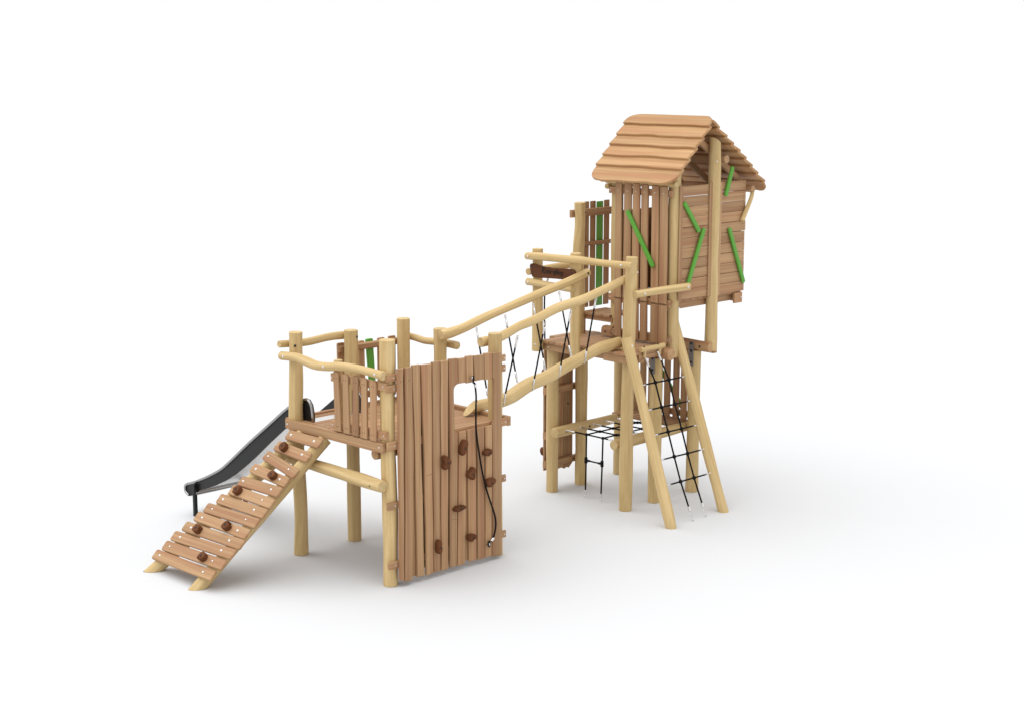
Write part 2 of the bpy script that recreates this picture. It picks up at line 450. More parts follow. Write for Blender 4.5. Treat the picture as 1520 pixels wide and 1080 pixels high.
# ================================================================== plank climbing wall
cw = thing('climbing_wall', 'reddish plank climbing wall with a window opening and brown wooden holds', 'climbing wall', (0.58, -.1, 0))
WALL = [((.007,1.757),(.069,1.758),(.065,1.028),(.053,.058),(.007,.064),(.011,1.038)),
((.081,1.757),(.158,1.756),(.166,1.011),(.136,.040),(.055,.042),(.075,1.027)),
((.158,1.767),(.240,1.764),(.246,.996),(.265,.048),(.186,.050),(.176,1.009)),
((.244,1.760),(.359,1.755),(.358,.977),(.359,.046),(.282,.041),(.272,.992)),
((.363,1.764),(.449,1.763),(.446,.961),(.440,.048),(.364,.049),(.365,.975)),
((.453,1.761),(.535,1.758),(.529,.947),(.523,.044),(.443,.043),(.451,.960)),
((.540,1.767),(.636,1.762),(.633,.928),(.613,.050),(.536,.048),(.547,.943)),
((.645,1.756),(.729,1.754),(.732,.911),(.706,.045),(.621,.044),(.642,.927)),
((.727,1.764),(.805,1.762),(.839,.892),(.838,.053),(.753,.051),(.743,.909)),
((.809,1.758),(.926,1.753),(.927,.876),(.930,.047),(.845,.045),(.849,.890)),
((.927,1.763),(1.018,1.758),(1.015,.861),(1.008,.047),(.933,.049),(.937,.875)),
((1.022,1.754),(1.124,1.749),(1.127,.841),(1.130,.025),(1.012,.041),(1.018,.860))]
def smooth_board(tl, tr, mr, br, bl, ml, wav=.0022, n=7):
    """plank outline from six points, with slightly wavering long edges"""
    def edge(p, q, r):
        pts = []
        ph = random.uniform(0, 6.28); f = random.uniform(6, 10)
        for i in range(2*n + 1):
            t = i / n
            a, b, tt = (p, q, t) if t <= 1 else (q, r, t - 1)
            x = a[0] + (b[0]-a[0])*tt; z = a[1] + (b[1]-a[1])*tt
            w = wav * math.sin(f*z + ph) * (0 if i in (0, 2*n) else 1)
            pts.append((x + w, z))
        return pts
    return edge(tl, ml, bl) + edge(br, mr, tr)
WT, WB = 1.550, 1.157        # window head and sill
YF = -.115
for i, b in enumerate(WALL):
    tl, tr, mr, br, bl, ml = b
    yf = YF + (.004 if i in (0, 4, 7) else 0) + random.uniform(-.002, .002)
    tone = [.55,.35,.6,.8,.3,.75,.35,.8,.85,.4,.9,.15][i]
    sh = .0025
    tl, ml, bl = [(q[0] + sh, q[1]) for q in (tl, ml, bl)]; tr, mr, br = [(q[0] - sh, q[1]) for q in (tr, mr, br)]
    mb = MB()
    if i == 6:
        left = smooth_board(tl, tr, mr, br, bl, ml)[:15]
        cut = [(.636,1.553), (.621,1.550), (.603,1.538), (.594,1.522), (.591,1.500), (.596,1.30), (.597,1.195), (.601,1.178), (.613,1.166), (.633,1.157)]
        poly = left + [br, mr] + cut[::-1] + [tr]
        mb.prism(poly, (0, yf + .024, 0), (1,0,0), (0,0,1), .024, .003, 'v', tone)
    elif 7 <= i <= 10:
        def xi(p, q, r, z):
            a, c = (p, q) if z > q[1] else (q, r)
            t = (z - a[1]) / (c[1] - a[1]); return a[0] + (c[0]-a[0])*t
        zt = WT + random.uniform(-.006, .004); zb = WB + random.uniform(-.003, .004)
        mb.prism([(xi(tl,ml,bl,zt), zt), (xi(tr,mr,br,zt), zt), tr, tl], (0, yf + .024, 0), (1,0,0), (0,0,1), .024, .003, 'v', tone)
        mb.prism([bl, br, mr, (xi(tr,mr,br,zb), zb), (xi(tl,ml,bl,zb), zb), ml], (0, yf + .024, 0), (1,0,0), (0,0,1), .024, .003, 'v', tone, )
    elif i == 11:
        right = smooth_board(tl, tr, mr, br, bl, ml)[15:]
        cut = [tl, (1.021,1.556), (1.030,1.545), (1.040,1.52), (1.038,1.48), (1.041,1.44), (1.036,1.38), (1.040,1.32), (1.034,1.26), (1.035,1.20), (1.028,1.172), (1.018,1.157), ml, bl]
        mb.prism(cut + right, (0, yf + .024, 0), (1,0,0), (0,0,1), .024, .003, 'v', tone)
    else:
        mb.prism(smooth_board(tl, tr, mr, br, bl, ml), (0, yf + .024, 0), (1,0,0), (0,0,1), .024, .003, 'v', tone)
    if i in (0, 1): mb.dot(((tl[0]+tr[0])/2, yf, 1.655), (0,-1,0), .0045)
    if i == 3: 
        mb.bar((.292, yf - .0005, .865), (.356, yf - .0005, .868), .0022, .001, (0,-1,0), .0002, mi=1)
    if i == 9: mb.bar((.852, yf - .0005, .868), (.925, yf - .0005, .870), .0022, .001, (0,-1,0), .0002, mi=1)
    if i == 6: mb.bar((.552, yf - .0005, .448), (.612, yf - .0005, .445), .0022, .001, (0,-1,0), .0002, mi=1)
    mb.build('plank', ['larch', 'screw'], cw)
# recessed second layer of planks closing the gaps
mb = MB()
xs = [.065, .15, .235, .33, .42, .505, .585, .672, .76, .845, .935, 1.02, 1.10]
for k in range(12):
    x0, x1 = xs[k], xs[k+1]; zb = (.10, .05, .09, .056, .10, .06, .09, .10, .065, .10, .06, .08)[k]
    if k < 6: mb.prism([(x0,zb), (x1,zb), (x1,1.738), (x0,1.738)], (0, -.0555, 0), (1,0,0), (0,0,1), .003, .0008, 'v', .2)
    else:
        mb.prism([(x0,zb), (x1,zb), (x1,1.150), (x0,1.150)], (0, -.0555, 0), (1,0,0), (0,0,1), .003, .0008, 'v', .2)
        mb.prism([(x0,1.556), (x1,1.556), (x1,1.738), (x0,1.738)], (0, -.0555, 0), (1,0,0), (0,0,1), .003, .0008, 'v', .2)
for x0, x1, z0, z1 in ((.12,.20,.056,1.75), (.70,.765,.062,1.14)):
    mb.prism([(x0,z0), (x1,z0), (x1,z1), (x0,z1)], (0, -.0855, 0), (1,0,0), (0,0,1), .004, .001, 'v', .5)
mb.build('backing_planks', 'larch', cw)
# battens behind the planks
for z0, z1, xa, xb in ((1.66,1.715,-.075,1.205), (1.575,1.632,-.075,1.205), (1.118,1.185,-.075,1.222), (.642,.700,-.08,1.208), (.160,.218,-.08,1.208)):
    mb = MB(); mb.bar((xa, -.071, (z0+z1)/2), (xb, -.071, (z0+z1)/2), z1 - z0, .026, (0,-1,0), .004)
    o = mb.build('batten', 'larch', cw)
    for xx in (xa + .068, xb - .022): fixing('bolt', (xx, -.084, (z0+z1)/2), (0,-1,0), o, .75)

def hold_mesh(parent, pos, n, up, w, h, shape, depth=.05, tone=None, flat=False):
    """chunky rounded climbing hold: a lobed outline swollen outwards from the surface it is bolted to"""
    n = Vector(n).normalized(); up = Vector(up); up = (up - n*up.dot(n)).normalized(); u = up.cross(n)
    pos = Vector(pos); seg = 36
    def rad(t): return shape(t)
    prof = [(0, .93), (.3, 1.0), (.70, .99), (.88, .95), (.97, .87), (1.0, .76), (1.0, .3)]
    if flat: prof = [(0, .97), (.5, 1.0), (.86, 1.0), (.96, .965), (1.0, .90), (1.0, .3)]
    V = []; G = []
    off = random.uniform(-9, 9)
    for d, s in prof:
        for k in range(seg):
            t = 2*math.pi*k/seg; r = rad(t)*s
            q = pos + u*(math.cos(t)*r*w/2) + up*(math.sin(t)*r*h/2) + n*d*depth
            V.append(q); G.append((math.cos(t)*r*w/2 + off, math.sin(t)*r*h/2, d*depth + .03))
    F = []
    for i in range(len(prof)-1):
        for k in range(seg):
            j = (k+1) % seg; F.append([i*seg+k, i*seg+j, (i+1)*seg+j, (i+1)*seg+k])
    F.append([(len(prof)-1)*seg + k for k in range(seg)])
    mb = MB(); mb.add(V, F, G, random.random() if tone is None else tone)
    o = mb.build('climbing_hold', 'hold', parent, 60)
    return o, pos + n*depth*1.01
def lobes(a2=0, p2=0, a3=0, p3=0, dent=0, pd=0, dw=.5):
    def f(t):
        d = math.atan2(math.sin(t-pd), math.cos(t-pd))
        return 1 + a2*math.cos(2*(t-p2)) + a3*math.cos(3*(t-p3)) - dent*math.exp(-(d/dw)**2)
    return f
HOLDS = [((.668,1.035), .078, .110, lobes(.32, .95, .08, .5, .10, 3.3, .4)), ((.940,.944), .082, .070, lobes(.12, .1, .08, 1, .34, -1.0, .42)),
         ((.480,.943), .084, .104, lobes(.10, 1.7, .22, 0, .16, -1.0, .4)), ((.757,.798), .080, .100, lobes(.08, .6, .22, 1.0, .14, 2.6, .5)),
         ((.968,.690), .096, .082, lobes(.14, .35, .10, .3)), ((.620,.537), .112, .056, lobes(.18, .25, .06, 0, .30, 1.4, .4)),
         ((.396,.262), .060, .108, lobes(.14, 1.6, 0, 0, .45, .15, .45)), ((.757,.263), .084, .070, lobes(.10, .2, .06, 0, .34, -1.0, .4))]
for (x, z), w, h, sh in HOLDS:
    o, c = hold_mesh(cw, (x, YF + .001, z), (0,-1,0), (0,0,1), w*.97, h*.97, sh, .048)
    fixing('bolt_cap', c + Vector((.004, 0, -.003)), (0,-1,0), o, .8)

# ================================================================== rope hanging over the wall
def rope(name, pts, r, parent, sub=6, seg=8, mat='black'):
    mb = MB(); mb.tube(pts, r, seg=seg, sub=sub, bev=.001); return mb.build(name, mat, parent)
def ring_mesh(c, axis, R, r, parent, name='eye_ring', mat='steel', stretch=1.0, up=(0,0,1)):
    ax = Vector(axis).normalized(); a = Vector(up); a = (a - ax*a.dot(ax)).normalized(); b = ax.cross(a); c = Vector(c)
    pts = [c + a*math.cos(t)*R*stretch + b*math.sin(t)*R for t in [2*math.pi*k/16 for k in range(17)]]
    mb = MB(); mb.tube(pts, r, seg=8, smooth_path=False, caps=False, bev=0); return mb.build(name, mat, parent)
cr = thing('climbing_rope', 'black rope slung down the front of the plank climbing wall from the window head', 'rope', (.9, -.14, .9))
rope('rope', [(.796,-.136,1.548), (.800,-.138,1.525), (.806,-.140,1.49), (.811,-.141,1.419), (.806,-.142,1.309), (.811,-.141,1.14), (.841,-.140,.967), (.878,-.140,.791), (.923,-.140,.640), (.984,-.140,.485), (1.018,-.140,.40), (1.030,-.140,.32), (1.018,-.138,.245), (.998,-.135,.197), (.980,-.133,.178)], .0075, cr, 6, 10)
mb = MB(); mb.lathe([(0,.012), (.03,.0125), (.034,.009)], (.770,-.116,1.588), (0,-1,0), 12); mb.build('eye_bolt', 'steel', cr)
ring_mesh((.779,-.142,1.574), (.8,-.6,0), .019, .0055, cr, 'rope_loop', 'black', 1.5)
mb = MB(); mb.lathe([(0,.011), (.030,.011)], (.800,-.139,1.535), (.3,0,-1), 12); mb.build('ferrule', 'steel', cr)
mb = MB(); mb.lathe([(0,.012), (.034,.012)], (1.010,-.136,.205), (-.7,.1,-.6), 12); mb.build('ferrule', 'steel', cr)
ring_mesh((.958,-.136,.163), (.4,-.9,.1), .017, .006, cr, 'rope_loop', 'black', 1.3)
mb = MB(); mb.lathe([(0,.013), (.028,.013), (.032,.008)], (.953,-.113,.160), (0,-1,0), 12); mb.build('eye_bolt', 'steel', cr)

# ================================================================== climbing ramp
ramp = thing('climbing_ramp', 'sloping ramp of rounded wooden treads with brown holds, leaning on the low platform', 'ramp', (-.7, 1.1, 0))
def rail_pt(side, z):
    # side rails splay apart towards the ground; tread tops lie on z = x + 1.24
    if side: a, b = (1.041, 1.077), (1.612, .112)
    else: a, b = (.742, 1.077), (.995, .112)
    t = (a[1] - z) / (a[1] - b[1]); y = a[0] + (b[0]-a[0])*t
    return y
NS = Vector((-1,0,1)).normalized()
for side, lab in ((0, None), (1, None)):
    pts = []
    for x in (-.105, -.45, -.8, -1.30):
        z = x + 1.24; y = rail_pt(side, z)
        pts.append(Vector((x, y, z)) - NS*(.024 + .054))
    o = log('ramp_rail', pts, [.055, .056, .056, .057], ramp, seg=24, wob=.15, tone=.5 if side else .4,
        cut1=((0,0,.001), (0,0,-1)), bev=0)
TR_B = [((-1.105,1.589),(-1.104,.973)), ((-1.035,1.543),(-1.027,.951)), ((-.962,1.501),(-.952,.936)), ((-.887,1.453),(-.882,.923)), ((-.809,1.404),(-.812,.908)), ((-.740,1.354),(-.736,.895)), ((-.664,1.310),(-.666,.881)), ((-.590,1.262),(-.597,.862)), ((-.521,1.223),(-.519,.845)), ((-.427,1.175),(-.446,.829)), ((-.330,1.131),(-.373,.801)), ((-.250,1.085),(-.264,.766)), ((-.163,1.041),(-.164,.736))]
TR_E = [(1.674,.838), (1.632,.800), (1.612,.780), (1.556,.755), (1.500,.775), (1.455,.748), (1.381,.735), (1.310,.728), (1.274,.731), (1.240,.728), (1.187,.690), (1.140,.672), (1.098,.652)]
TR_H = {11: (1.0, .05), 9: (.905, .02), 7: (1.186, .02), 3: (1.335, .0), 4: (1.030, .0), 1: (1.062, .0)}
SU = Vector((1,0,1)).normalized()
for i, ((l, r), (ye, yr)) in enumerate(zip(TR_B, TR_E)):
    P = lambda x, y: Vector((x, y, x + 1.24))
    a, b = P(*l), P(*r)
    d = (b - a).normalized()
    A = a + d*((ye - l[1]) / d.y); B = b + d*((yr - r[1]) / d.y)
    w = .092 if i not in (10, 9) else .090
    L = (B - A).length
    poly = [(0, -w/2), (L, -w/2)] + [(L, w/2), (0, w/2)]
    poly = roundpoly(poly, [.022]*4)
    n = NS; v = n.cross(d)
    mb = MB(); mb.prism(poly, A - n*.024 + n*random.uniform(-.001,.002), d, v, .024, .006, 'u', [.6,.5,.45,.35,.6,.3,.5,.55,.4,.6,.25,.5,.45][i])
    o = mb.build('tread', 'larch', ramp)
    hd = TR_H.get(i)
    for q, s in ((a, 1), (b, 0)):
        if hd and s and i in (11, 7): continue
        fixing('bolt', q + n*.002, n, o, .95)
    if hd:
        t = (hd[0] - a.y) / (b.y - a.y)
        hp = a.lerp(b, t) + n*.001
        h, c = hold_mesh(ramp, hp, n, SU, .080, .078, lobes(.05, i, .05, i*2, .42, 3.6 + i*.9, .30), .044, 1.0, True)
        fixing('bolt_cap', c, n, h, .9)

# ================================================================== slide
sl = thing('slide', 'charcoal sided metal slide with polished rims running down from the low platform', 'slide', (.3, 2, 0))
TOP = [(.995,1.165), (1.000,1.24), (1.015,1.300), (1.050,1.338), (1.100,1.347), (1.180,1.318), (1.352,1.234), (1.625,1.045), (1.908,.849), (2.10,.708), (2.25,.598), (2.38,.512), (2.568,.419), (2.756,.338), (2.86,.300), (2.915,.282), (2.950,.255), (2.955,.215), (2.935,.180), (2.89,.160)]
BOT = [(2.85,.172), (2.79,.210), (2.72,.246), (2.60,.288), (2.467,.338), (2.30,.415), (2.148,.500), (2.00,.596), (1.836,.712), (1.634,.866), (1.407,1.030), (1.22,1.115), (1.06,1.135)]
for xs in (.05, .55):
    mb = MB()
    mb.prism(TOP + BOT, (xs - .006, 0, 0), (0,1,0), (0,0,1), .012, .001, 'u')
    sp = mb.build('side_panel', 'slide_side', sl, 30)
    ox = -.011 if xs < .3 else .011
    nin = []
    for k in range(len(TOP)):
        t = (Vector(TOP[min(k+1, len(TOP)-1)]) - Vector(TOP[max(k-1, 0)])).normalized()
        nin.append((xs + ox, TOP[k][0] + t.y*.012, TOP[k][1] - t.x*.012))
    mb = MB(); mb.tube(nin, .0125, seg=12, sub=4, bev=.002)
    mb.build('rim', 'rim', sp, 60)
bed = [(.99,1.160), (1.10,1.160), (1.22,1.145)] + [(y, z + .022) for y, z in BOT[::-1][2:]] + [(2.88,.172)]
mb = MB()
V = []; F = []; G = []
bs = []
for i in range(len(bed)-1):
    for k in range(4):
        t = k/4; bs.append((bed[i][0]*(1-t)+bed[i+1][0]*t, bed[i][1]*(1-t)+bed[i+1][1]*t))
bs.append(bed[-1])
n = len(bs)
for k, (dz, ) in enumerate(((0,), (-.018,))):
    for y, z in bs:
        for x in (.057, .543): V.append((x, y, z + dz)); G.append((x, y, z))
for i in range(n-1):
    F.append([2*i, 2*i+1, 2*i+3, 2*i+2]); o2 = 2*n
    F.append([o2+2*i+2, o2+2*i+3, o2+2*i+1, o2+2*i])
    F.append([2*i+2, o2+2*i+2, o2+2*i, 2*i]); F.append([2*i+1, o2+2*i+1, o2+2*i+3, 2*i+3])
F.append([0, 2*n, 2*n+1, 1]); F.append([2*n-2, 2*n-1, 4*n-1, 4*n-2])
mb.add(V, F, G, .5); mb.build('slide_bed', 'stainless', sl)
for xs in (.05, .55):
    mb = MB(); x = xs + (.02 if xs > .3 else .012)
    mb.box((.024 if xs < .3 else .576, 2.765, .150), .034, .034, .30, 'z', .004)
    lg = mb.build('leg', 'slide_side', sl)
mb = MB(); mb.tube([(.024, 2.765, .215), (.576, 2.765, .215)], .020, seg=14, bev=.002, smooth_path=False); mb.build('cross_tube', 'rim', sl)

# ================================================================== balance bridge
br = thing('rope_bridge', 'wavy log balance bridge with twin handrails and crossed black ropes, climbing to the tower', 'bridge', (2.0, .3, 0))
log('balance_beam', [(1.02,.27,1.205), (1.156,.275,1.222), (1.30,.28,1.226), (1.472,.285,1.220), (1.635,.285,1.250), (1.841,.28,1.322), (2.051,.275,1.356), (2.265,.275,1.414), (2.484,.27,1.467), (2.707,.26,1.527), (2.87,.25,1.545), (2.99,.25,1.556)],
    [.048,.050,.052,.055,.057,.058,.057,.056,.056,.055,.053,.050], br, seg=24, cut0=((1.055,.27,1.158), (.6,0,-.8)))
lr = log('handrail', [(1.09,.585,1.806), (1.20,.585,1.815), (1.354,.58,1.842), (1.594,.577,1.903), (1.922,.572,1.972), (2.26,.567,2.044), (2.609,.56,2.112), (2.885,.548,2.183)], [.042,.042,.041,.040,.039,.038,.037,.036], br, tone=.8)
fixing('bolt_cap', (1.168,.545,1.812), (-.2,-1,0), lr); fixing('bolt_cap', (2.845,.513,2.178), (-.2,-1,.0), lr)
rr = log('handrail', [(1.09,.10,1.806), (1.22,.10,1.812), (1.361,.102,1.834), (1.536,.105,1.885), (1.66,.11,1.905), (1.80,.115,1.932), (2.04,.13,1.988), (2.359,.155,2.018), (2.623,.17,2.067), (2.847,.18,2.114), (3.03,.19,2.155)], [.040,.040,.040,.040,.040,.040,.039,.039,.039,.038,.038], br, tone=.8)
def ferruled_rope(parent, a, b, la=.045, lb=.05):
    a = Vector(a); b = Vector(b); d = (b - a).normalized()
    mb = MB(); mb.tube([a + d*.045, b - d*.05], .0072, seg=8, bev=.0005, smooth_path=False)
    o = mb.build('rope', 'black', parent)
    for p, s in ((a, 1), (b, -1)):
        mb = MB(); dd = d*s
        mb.lathe([(.038,.0080), (.040,.0095), (.098,.0095), (.100,.0080)], p, dd, 12)
        for k in range(2):
            ax = dd.cross(Vector((0,0,1) if k else (0,1,0.3))).normalized(); side = dd.cross(ax)
            c = p + dd*(.006 + .022*k)
            pts = [c + dd*math.cos(t)*.016 + side*math.sin(t)*.008 for t in [2*math.pi*j/10 for j in range(11)]]
            mb.tube(pts, .0036, seg=6, smooth_path=False, caps=False, bev=0)
        mb.build('rope_fitting', 'steel', o)
    return o
for t, b in (((1.54,.118,1.798), (1.487,.238,1.206)), ((1.883,.125,1.875), (1.83,.228,1.286)), ((2.22,.14,1.945), (2.16,.225,1.360)), ((2.568,.16,2.025), (2.49,.222,1.440))):
    ferruled_rope(br, t, b)
for t, b in (((1.497,.575,1.815), (1.40,.33,1.245)), ((1.839,.57,1.89), (1.745,.325,1.345)), ((2.183,.565,1.96), (2.088,.32,1.415)), ((2.512,.56,2.03), (2.415,.315,1.49))):
    ferruled_rope(br, t, b)

# ================================================================== tower base
tb = thing('tower_base', 'tall open timber tower frame of round posts with a deck beneath the hut', 'tower', (3.45, .6, 0))
XE, XF, XH, YE, YG = 2.96, 3.3655, 3.930, 1.068, .127
post(tb, XE, YE, 0, 1.415); post(tb, XF, YE, 0, 1.415); post(tb, XH, YE, 0, 1.385)
pG = log('post', [(XE, YG, 0), (XE+.003, YG, .8), (XE+.010, YG-.004, 1.5), (XE+.024, YG-.009, 2.1), (XE+.032, YG-.012, 2.352)], [.060,.059,.058,.056,.055], tb, seg=24, tone=.5)
pI = post(tb, XF, YG, 0, 1.383, .060); pJ = post(tb, XH, YG, 0, 1.383, .060)
fixing('bolt', (3.028, .077, 2.21), (.5,-1,0), pG); fixing('bolt', (3.005, .084, .60), (.5,-1,0), pG); fixing('bolt', (3.407, .085, .60), (.5,-1,0), pI)
pS1 = log('hanging_post', [(2.80,1.115,1.392), (2.80,1.115,2.36)], .050, tb, seg=22); pS2 = log('hanging_post', [(2.80,.630,1.385), (2.802,.628,2.36)], .049, tb, seg=22)
fixing('bolt', (2.752, 1.10, 1.46), (-1,-.3,0), pS1)
# joist logs on the posts
j1 = log('joist_log', [(3.072,.045,1.428), (3.072,1.15,1.428)], .050, tb, 'larch', tone=.9)
j2 = log('joist_log', [(XF,-.055,1.431), (XF,1.16,1.431)], .0505, tb, 'larch', tone=.9)
j3 = log('joist_log', [(XH,-.070,1.431), (XH,1.16,1.431)], .0505, tb, 'larch', tone=.9)
fixing('bolt_cap', (XF-.050, 0.03, 1.432), (-1,0,0), j2); fixing('bolt_cap', (XH-.050, .03, 1.432), (-1,0,0), j3)
for j, x in ((j2, XF), (j3, XH)):
    mb = MB(); mb.box((x - .0645, .116, 1.355), .006, .054, .235, 'z', .001)
    p = mb.build('bracket_plate', 'plate', tb)
    for z in (1.455, 1.385, 1.275): fixing('bolt_cap', (x - .0675, .116, z), (-1,0,0), p, 1.25)
# deck boards along x, in three steps
mb = MB(); y = .022
while y < 1.15:
    w = random.uniform(.085, .098)
    x0 = 2.855 if y < .34 else (2.885 if y < .66 else 2.838)
    x1 = 3.47 if y < .76 else 3.56
    if y > 1.02: x0 = 3.06
    x0 += random.uniform(-.004, .004); x1 += random.uniform(-.01, .012)
    mb.prism([(x0,y), (x1,y), (x1,y+w), (x0,y+w)], (0,0,1.466 - .003), (1,0,0), (0,1,0), .027, .003, 'u')
    for yy in (.3, .7): 
        mb.lathe([(0,.0045), (.0012,.0045), (.002,.002)], (3.07, y + w*yy, 1.490), (0,0,1), 8, .5, 1)
        mb.lathe([(0,.0045), (.0012,.0045), (.002,.002)], (3.36, y + w*yy, 1.490), (0,0,1), 8, .5, 1)
    y += w + .005
mb.build('deck', ['larch', 'steel'], tb)
mb = MB(); mb.bar((2.876, 1.11, 1.428), (2.876, .70, 1.428), .066, .034, (-1,0,0), .003, tone=.3); f = mb.build('fascia', 'larch', tb)
fixing('bolt', (2.859, 1.03, 1.428), (-1,0,0), f)
mb = MB(); mb.bar((2.884, .34, 1.428), (2.884, .0, 1.424), .066, .034, (-1,0,0), .003, tone=.6); mb.build('fascia', 'larch', tb)
mb = MB(); mb.bar((2.93, .70, 1.425), (2.93, .34, 1.425), .06, .034, (-1,0,0), .003, tone=.2); mb.build('fascia', 'larch', tb)
mb = MB(); mb.bar((3.0, .035, 1.440), (3.44, .035, 1.440), .045, .03, (0,-1,0), .003, tone=.6); mb.build('fascia', 'larch', tb)
mb = MB(); mb.box((3.75, .93, 1.40), .40, .05, .09, 'x'); mb.build('cross_beam', 'larch', tb)
mb = MB(); mb.box((4.02, .5, 1.40), .05, 1.1, .075, 'y'); mb.build('cross_beam', 'larch', tb)
# grip log at the top of the net
gl = log('grip_log', [(3.0,.005,1.512), (3.33,.005,1.517)], .024, tb, tone=.9)
for x in (3.045, 3.235): fixing('bolt_cap', (x, .0, 1.540), (0,-.2,1), gl, .8)
for x in (3.06, 3.27):
    mb = MB(); mb.tube([(x,.005,1.50), (x,.012,1.44)], .016, seg=12, smooth_path=False, bev=.001); mb.build('peg', 'pine', gl)
# rails
t1 = log('handrail', [(2.715,1.178,2.292), (2.718,1.02,2.30), (2.723,.842,2.301), (2.730,.546,2.308), (2.80,.40,2.296), (2.83,.297,2.291), (2.875,.01,2.289)], [.034,.035,.034,.034,.033,.034,.034], tb, tone=.75)
fixing('bolt', (2.682,1.13,2.294), (-1,0,0), t1); fixing('bolt', (2.697,.60,2.306), (-1,0,0), t1); fixing('bolt', (2.824,.10,2.290), (-1,-.2,0), t1)
t2 = log('handrail', [(2.715,1.165,2.053), (2.715,.841,2.045), (2.715,.58,2.036)], .033, tb, tone=.7)
fixing('bolt', (2.681,1.125,2.052), (-1,0,0), t2); fixing('bolt', (2.681,.67,2.039), (-1,0,0), t2)
log('handrail', [(2.755,1.20,2.137), (3.06,1.195,2.153), (3.40,1.185,2.153)], .033, tb)
sr = log('handrail', [(2.945,.030,2.022), (3.15,-.02,2.035), (3.54,-.105,2.050)], [.036,.034,.033], tb, tone=.7)
fixing('bolt', (3.02,-.025,2.028), (0,-1,0), sr); fixing('bolt', (3.50,-.132,2.052), (0,-1,0), sr)
# low logs carrying the crawl net
l1 = log('low_log', [(2.862,.952,.612), (4.08,.952,.622)], .050, tb, tone=.35)
l2 = log('low_log', [(2.915,.243,.604), (4.02,.243,.618)], .050, tb, tone=.5)
for x in (2.98, 3.31): fixing('bolt_cap', (x, .902, .615), (0,-1,0), l1)
# den floor and its slatted back
mb = MB(); y = .27
while y < .93:
    mb.prism([(3.74,y), (4.02,y), (4.02,y+.086), (3.74,y+.086)], (0,0,.645), (1,0,0), (0,1,0), .026, .003, 'u'); y += .092
mb.build('den_floor', 'larch', tb)
mb = MB(); mb.bar((4.035,.17,1.27), (4.035,1.05,1.27), .06, .03, (-1,0,0), .003); dp = mb.build('den_rail', 'larch', tb)
mb = MB(); mb.bar((4.035,.17,.72), (4.035,1.05,.72), .06, .03, (-1,0,0), .003); mb.build('den_rail', 'larch', tb)
for y0, z0 in ((.165,.60), (.276,.62), (.374,.60), (.486,.61), (.588,.62), (.690,.60), (.796,.61), (.90,.60)):
    mb = MB(); mb.prism(roundpoly([(-y0-.072,z0), (-y0,z0), (-y0+.002,1.37), (-y0-.070,1.37)], .01), (4.02,0,0), (0,-1,0), (0,0,1), .022, .004, 'v')
    mb.build('slat', 'larch', dp)
mb = MB(); mb.bar((4.062,.70,1.16), (4.062,.33,.72), .05, .02, (-1,0,0), .004, rnd=.02)
o = mb.build('diagonal_slat', 'green', dp); o['label'] = 'green diagonal board behind the den slats'

# ================================================================== rear plank panel on the left of the tower
rp2 = thing('plank_panel', 'narrow brown plank panel with battens hanging between two rear tower posts', 'panel', (3.15, 1.16, 0))
mb = MB()
for k, (x0, x1, zb) in enumerate(((2.972,3.03,.18), (3.035,3.14,.16), (3.145,3.235,.165), (3.238,3.37,.20))):
    if k == 3: poly = [(x0,.158), (3.26,.150), (3.29,.165), (3.32,.150), (3.35,.178), (x1,.195), (x1,1.40), (x0,1.40)]
    else: poly = [(x0,zb), (x1,zb+.005), (x1,1.40), (x0,1.40)]
    mb.prism(poly, (0, 1.206, 0), (1,0,0), (0,0,1), .022, .003, 'v')
mb.dot((3.30, 1.184, .80), (0,-1,0), .010)
mb.build('planks', ['larch', 'dot'], rp2)
for z in (.972, .535, .250):
    mb = MB(); mb.bar((2.940,1.158,z), (3.40,1.158,z), .062, .044, (0,-1,0), .004); o = mb.build('batten', 'larch', rp2)
    fixing('bolt_cap', (3.33, 1.136, z), (0,-1,0), o, .8)
for (x, z), w, h in (((3.03,1.12), .08, .09), ((3.015,.36), .08, .09), ((3.2,.7), .09, .08)):
    o, c = hold_mesh(rp2, (x, 1.205, z), (0,1,0), (0,0,1), w, h, lobes(.1, z, .1, x), .05)

# ================================================================== name board
nb = thing('name_board', 'dark brown wooden name board with burnt lettering, between two hanging posts of the tower', 'sign', (2.73, .85, 2.15))
top = [(1.150,2.205), (1.135,2.222), (1.10,2.226), (1.03,2.214), (.95,2.206), (.90,2.208), (.87,2.203), (.80,2.207), (.70,2.213), (.62,2.216), (.590,2.212), (.572,2.198)]
bot = [(.568,2.150), (.575,2.128), (.60,2.120), (.70,2.112), (.80,2.110), (.90,2.106), (1.00,2.100), (1.09,2.098), (1.118,2.104), (1.128,2.125), (1.142,2.165)]
mb = MB(); mb.prism([(-y, z) for y, z in (top + bot)], (2.750, 0, 0), (0,-1,0), (0,0,1), .026, .005, 'u', .5)
sb = mb.build('board', 'sign', nb)
for y, z in ((1.112,2.198), (1.110,2.130), (.612,2.186)): fixing('bolt_cap', (2.724, y, z), (-1,0,0), sb, .85)
